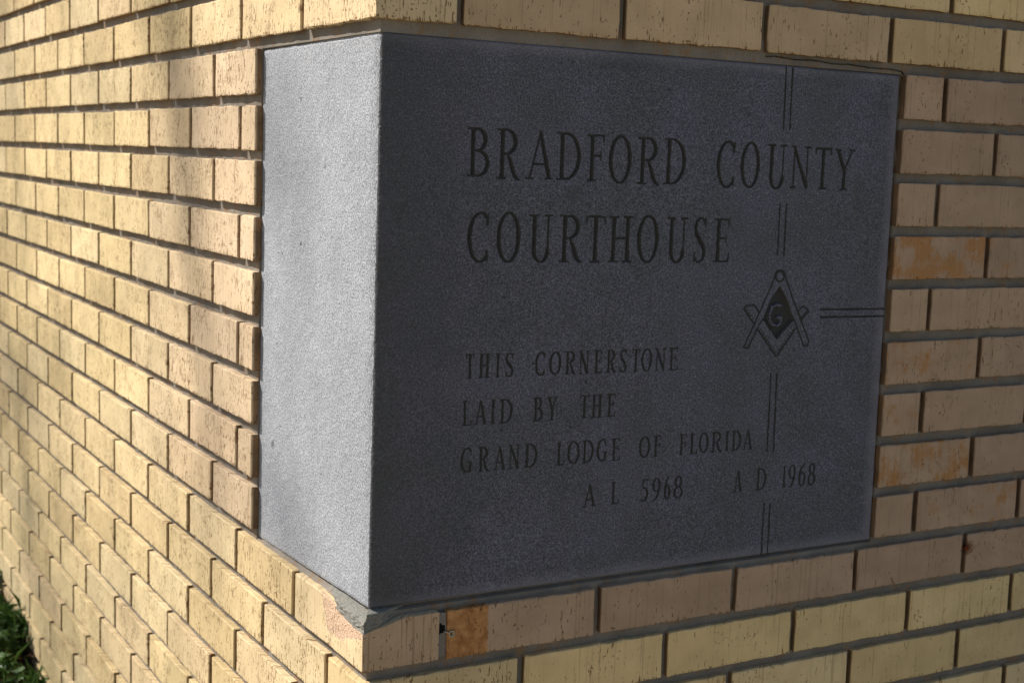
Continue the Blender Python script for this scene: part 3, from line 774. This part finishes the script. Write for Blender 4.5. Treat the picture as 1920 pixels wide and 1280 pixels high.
# ------------------------------------------------------------------ small metal bits
def tube(name, pts, r, mat, parent=None, closed=False, seg=8):
    V, Q = [], []; n = len(pts); pts = [Vector(p) for p in pts]
    for i, p in enumerate(pts):
        a = pts[max(0, i - 1)]; b = pts[min(n - 1, i + 1)]; d = (b - a).normalized()
        u = d.cross(Vector((0, 1, 0))); u = u.normalized() if u.length > 1e-4 else Vector((1, 0, 0)); v = d.cross(u)
        for k_ in range(seg):
            an = 2 * math.pi * k_ / seg; V.append(p + u * math.cos(an) * r + v * math.sin(an) * r)
    for i in range(n - 1):
        for k_ in range(seg):
            a = i * seg + k_; b = i * seg + (k_ + 1) % seg; Q.append((a, b, b + seg, a + seg))
    return link(name, mesh_np(name, V, Q), mat, parent)
def disc(name, c, r, y0, y1, mat, parent, n=20, jag=0.0):
    V = []; rs = random.Random(3)
    for y, rr in ((y1, r), (y0 + .0005, r), (y0, r * .8)):
        for i in range(n):
            a = 2 * math.pi * i / n; q = rr * (1 + jag * (rs.random() - .5)); V.append((c[0] + q * math.cos(a), y, c[1] + q * math.sin(a)))
    Q = [(j * n + i, j * n + (i + 1) % n, (j + 1) * n + (i + 1) % n, (j + 1) * n + i) for j in range(2) for i in range(n)]
    V.append((c[0], y0, c[1])); Tt = [(2 * n + i, 2 * n + (i + 1) % n, 3 * n) for i in range(n)]
    return link(name, mesh_np(name, V, Q, Tt), mat, parent)
sc = thing('screw', 'small coiled brass coloured screw end on the orange brick patch below the stone', 'screw', (.1045, -.002, -.0376))
ring = [(.0033 * math.cos(a), -.0005 + .0001 * a, .0033 * math.sin(a)) for a in np.linspace(.5, 2 * math.pi + .2, 26)]
tube('eye', ring, .0007, M['metal'], sc)
tube('curl', [(.0017 * math.cos(a) - .0002, -.0008, .0017 * math.sin(a)) for a in np.linspace(-2.2, 1.9, 12)], .0006, M['metal'], sc)
tube('shank', [(-.003, 0, .0012), (-.006, .003, .0022), (-.011, .012, .003)], .0009, M['metal'], sc)
h_ = disc('drill_hole', (.0925, -.0315), .0055, -.0006 + .0025, .006, M['hole'], wall_r, 18, .5)
h_['label'] = 'ragged dark hole in the mortar joint beside the screw'
nl = thing('nail', 'small rusted nail stub in a vertical joint low on the right wall', 'nail', (.8985, .0, -.0300))
tube('shank', [(0, .012, 0), (0, -.0012, 0)], .0016, M['rust'], nl)
d_ = disc('head', (0, 0), .0030, -.0024, -.0010, M['rust'], nl, 14, .3)
tube('flake', [(.0035, -.0006, .002), (.0042, -.0010, -.003)], .0012, M['rust'], nl)

# ------------------------------------------------------------------ ground
def gz(x, y):
    return -.665 + np.clip((y - 1.63) * .14, -.05, .12) + (vnoise(x * 4, y * 4, 5) - .5) * .03
xs = np.concatenate([-np.geomspace(300, 3, 14), np.arange(-2.9, 1.0, .05), np.geomspace(1.1, 300, 16)])
ys = np.concatenate([-np.geomspace(300, 3, 14), np.arange(-2.9, 5.0, .05), np.geomspace(5.1, 300, 14)])
XX, YY = np.meshgrid(xs, ys); HH = gz(XX, YY)
far = np.clip((np.hypot(XX, YY - 1) - 2.0) / 3, 0, 1); HH = HH * (1 - far) + (-.66) * far
n = len(xs); I, J = np.meshgrid(np.arange(n - 1), np.arange(len(ys) - 1)); a = (J * n + I).ravel()
g_ = link('ground', mesh_np('ground', np.stack([XX, YY, HH], -1).reshape(-1, 3), np.stack([a, a + 1, a + 1 + n, a + n], 1)), M['ground']); g_['kind'] = 'structure'
# planting bed of bare soil along the left wall
xs = np.arange(-.95, .02, .02); ys = np.arange(.3, 5.0, .02); XX, YY = np.meshgrid(xs, ys)
HH = gz(XX, YY) + .012 + (vnoise(XX * 40, YY * 40, 9) - .5) * .014 - .03 * np.clip((-.85 - XX) / .1, 0, 1)
n = len(xs); I, J = np.meshgrid(np.arange(n - 1), np.arange(len(ys) - 1)); a = (J * n + I).ravel()
s_ = link('soil_bed', mesh_np('soil_bed', np.stack([XX, YY, HH], -1).reshape(-1, 3), np.stack([a, a + 1, a + 1 + n, a + n], 1)), M['soil']); s_['kind'] = 'structure'
# low leafy ground cover and grass: thousands of separate leaves in one object
rs = np.random.RandomState(4)
def leaves(N, dry=False):
    px = -rs.rand(N) ** 1.3 * .85 - .004; py = .4 + rs.rand(N) * 3.4
    clump = vnoise(px * 9, py * 9, 77)
    keep = clump > (.28 if not dry else .1); px, py, clump = px[keep], py[keep], clump[keep]; N = len(px)
    hz = rs.rand(N) * (.015 + .085 * clump) if not dry else rs.rand(N) * .015
    pz = gz(px, py) + .014 + hz
    L = .014 + .020 * rs.rand(N); Wd = L * (.28 + .25 * rs.rand(N)); grass = rs.rand(N) < .25
    L = np.where(grass & (not dry), L * 2.2, L); Wd = np.where(grass & (not dry), .0018, Wd)
    az = rs.rand(N) * 6.283; el = np.where(grass, .5 + rs.rand(N) * .9, -.3 + rs.rand(N) * 1.1)
    d = np.stack([np.cos(az) * np.cos(el), np.sin(az) * np.cos(el), np.sin(el)], 1)
    s = np.stack([-np.sin(az), np.cos(az), (rs.rand(N) - .5) * .8], 1); s /= np.linalg.norm(s, axis=1)[:, None]
    up = np.cross(d, s); P0 = np.stack([px, py, pz], 1)
    c1 = P0 + d * (L * .45)[:, None] + s * Wd[:, None] + up * (L * .12)[:, None]
    c2 = P0 + d * (L * .45)[:, None] - s * Wd[:, None] + up * (L * .12)[:, None]
    mid = P0 + d * (L * .5)[:, None]; tip = P0 + d * L[:, None] - up * (L * .1)[:, None]
    V = np.stack([P0, c1, mid, c2, tip], 1)
    V[:, :, 0] = np.minimum(V[:, :, 0], -.003)
    base = (np.arange(N) * 5)[:, None]
    Tt = np.concatenate([base + np.array([[0, 2, 1]]), base + np.array([[0, 3, 2]]), base + np.array([[1, 2, 4]]), base + np.array([[2, 3, 4]])])
    return V.reshape(-1, 3), Tt
V_, T_ = leaves(26000); gc = link('ground_cover', mesh_np('ground_cover', V_, None, T_), M['leaf']); gc['kind'] = 'stuff'
gc['label'] = 'low green leafy ground cover and grass at the foot of the sunlit wall'; gc['category'] = 'ground cover'
V_, T_ = leaves(2500, True); lt = link('leaf_litter', mesh_np('leaf_litter', V_, None, T_), M['leaf_dry']); lt['kind'] = 'stuff'
lt['label'] = 'brown dry leaves lying among the ground cover'; lt['category'] = 'leaf litter'

# ------------------------------------------------------------------ the young street tree whose soft shade falls on the sunlit wall
def place_on_shadow(y, z, dist): return Vector((0, y, z)) + SUN * dist
tree = thing('young_tree', 'slender young tree off to the left that dapples the sunlit brick wall with soft shade', 'tree', (0, 0, 0))
def limb(pts, parent, name='limb'):
    V, Q = [], []; seg = 10
    for i, (p, r) in enumerate(pts):
        for k_ in range(seg):
            an = 2 * math.pi * k_ / seg; V.append(p + Vector((math.cos(an), math.sin(an), 0)) * r)
    for i in range(len(pts) - 1):
        for k_ in range(seg):
            a = i * seg + k_; b = i * seg + (k_ + 1) % seg; Q.append((a, b, b + seg, a + seg))
    return link(name, mesh_np(name, V, Q), M['bark'], parent)
DT = 13.0
trunk_pts = [(-1.2, .58, .05), (-.2, .64, .05), (.15, .69, .055), (.40, .66, .055), (.55, .72, .06), (.80, .86, .05), (1.4, .8, .05), (2.2, .8, .04), (3.2, .75, .025)]
# the trunk stands where its shade crosses the wall about 0.7 m from the corner
P0 = place_on_shadow(.68, .3, DT); tx, ty = P0.x, P0.y
def trunk_at(y_s, z):   # point of the trunk at height z whose shade falls at y_s on the wall
    return Vector((tx, ty + (y_s - .68), z))
drop = P0.z - .3
YT = 3.5                      # its trunk's own shade falls well along the wall
pts = [(trunk_at(YT, -.70), .075), (trunk_at(YT, .6), .062), (trunk_at(YT + .05, 2.2), .055), (trunk_at(YT, 5.0), .05), (trunk_at(YT - .1, 8.0), .045), (trunk_at(YT, 10.5), .03)]
limb(pts, tree, 'trunk')
# one drooping bough whose blurred shade crosses the upper courses beside the stone
bough = [(trunk_at(YT - .06, 7.6), .040), (trunk_at(2.2, 9.3), .034), (place_on_shadow(.95, 1.35, DT), .030)]
for (yy, z_, r) in ((.80, 1.0, .028), (.70, .75, .027), (.665, .58, .026), (.63, .45, .022), (.61, .35, .021), (.57, .25, .019), (.51, .12, .016), (.50, .0, .012), (.56, -.12, .008)):
    bough.append((place_on_shadow(yy, z_, DT), r * 1.4))
limb(bough, tree, 'limb')
rb = random.Random(5); nrs = np.random.RandomState(8); cents = []
for i in range(16):
    z0 = drop + .9 + i * .17; a = rb.random() * 6.28; s = trunk_at(YT, z0 + .6); L = .7 + rb.random() * .8
    e = s + Vector((math.cos(a) * L, math.sin(a) * L, .5 + rb.random() * .5)); m = (s + e) / 2 + Vector((0, 0, -.05))
    limb([(s, .022), (m, .014), (e, .006)], tree, 'limb'); cents += [m, e, (m + e) / 2]
V_ = []; T_ = []
# leafy sprays on the sun side whose soft shade mottles the wall and the stone's return
for (yy, z_, sd, N) in ((1.95, .35, .20, 150), (2.05, -.05, .22, 260), (1.75, -.35, .22, 260), (1.35, -.5, .2, 140), (.74, .62, .07, 45), (.68, .55, .06, 30), (.58, .30, .05, 12), (.9, -.45, .15, 60), (.27, .06, .06, 22), (.32, .53, .04, 14), (1.3, .7, .15, 60), (.62, -.1, .1, 30)):
    c = place_on_shadow(yy, z_, DT + rb.uniform(-1, 1)); q_ = trunk_at(YT, max(4.0, c.z - .8)); limb([(q_, .014), ((q_ + c) / 2 + Vector((0, 0, .1)), .009), (c, .005)], tree, 'limb')
    for q in range(N):
        p = np.array(c) + nrs.normal(0, sd, 3); d = nrs.normal(0, 1, 3); d /= np.linalg.norm(d); s = np.cross(d, nrs.normal(0, 1, 3)); s /= np.linalg.norm(s)
        b = len(V_); L = .05; V_ += [p, p + d * L * .5 + s * L * .3, p + d * L, p + d * L * .5 - s * L * .3]; T_ += [(b, b + 1, b + 2, b + 3)]
for c in cents:
    for q in range(45):
        p = np.array(c) + nrs.normal(0, .16, 3) + np.array((0, 0, .5)); d = nrs.normal(0, 1, 3); d /= np.linalg.norm(d); s = np.cross(d, nrs.normal(0, 1, 3)); s /= np.linalg.norm(s)
        b = len(V_); L = .07; V_ += [p, p + d * L * .5 + s * L * .3, p + d * L, p + d * L * .5 - s * L * .3]; T_ += [(b, b + 1, b + 2, b + 3)]
cr = link('crown', mesh_np('crown', V_, T_), M['tree_leaf'], tree); cr['kind'] = 'stuff'
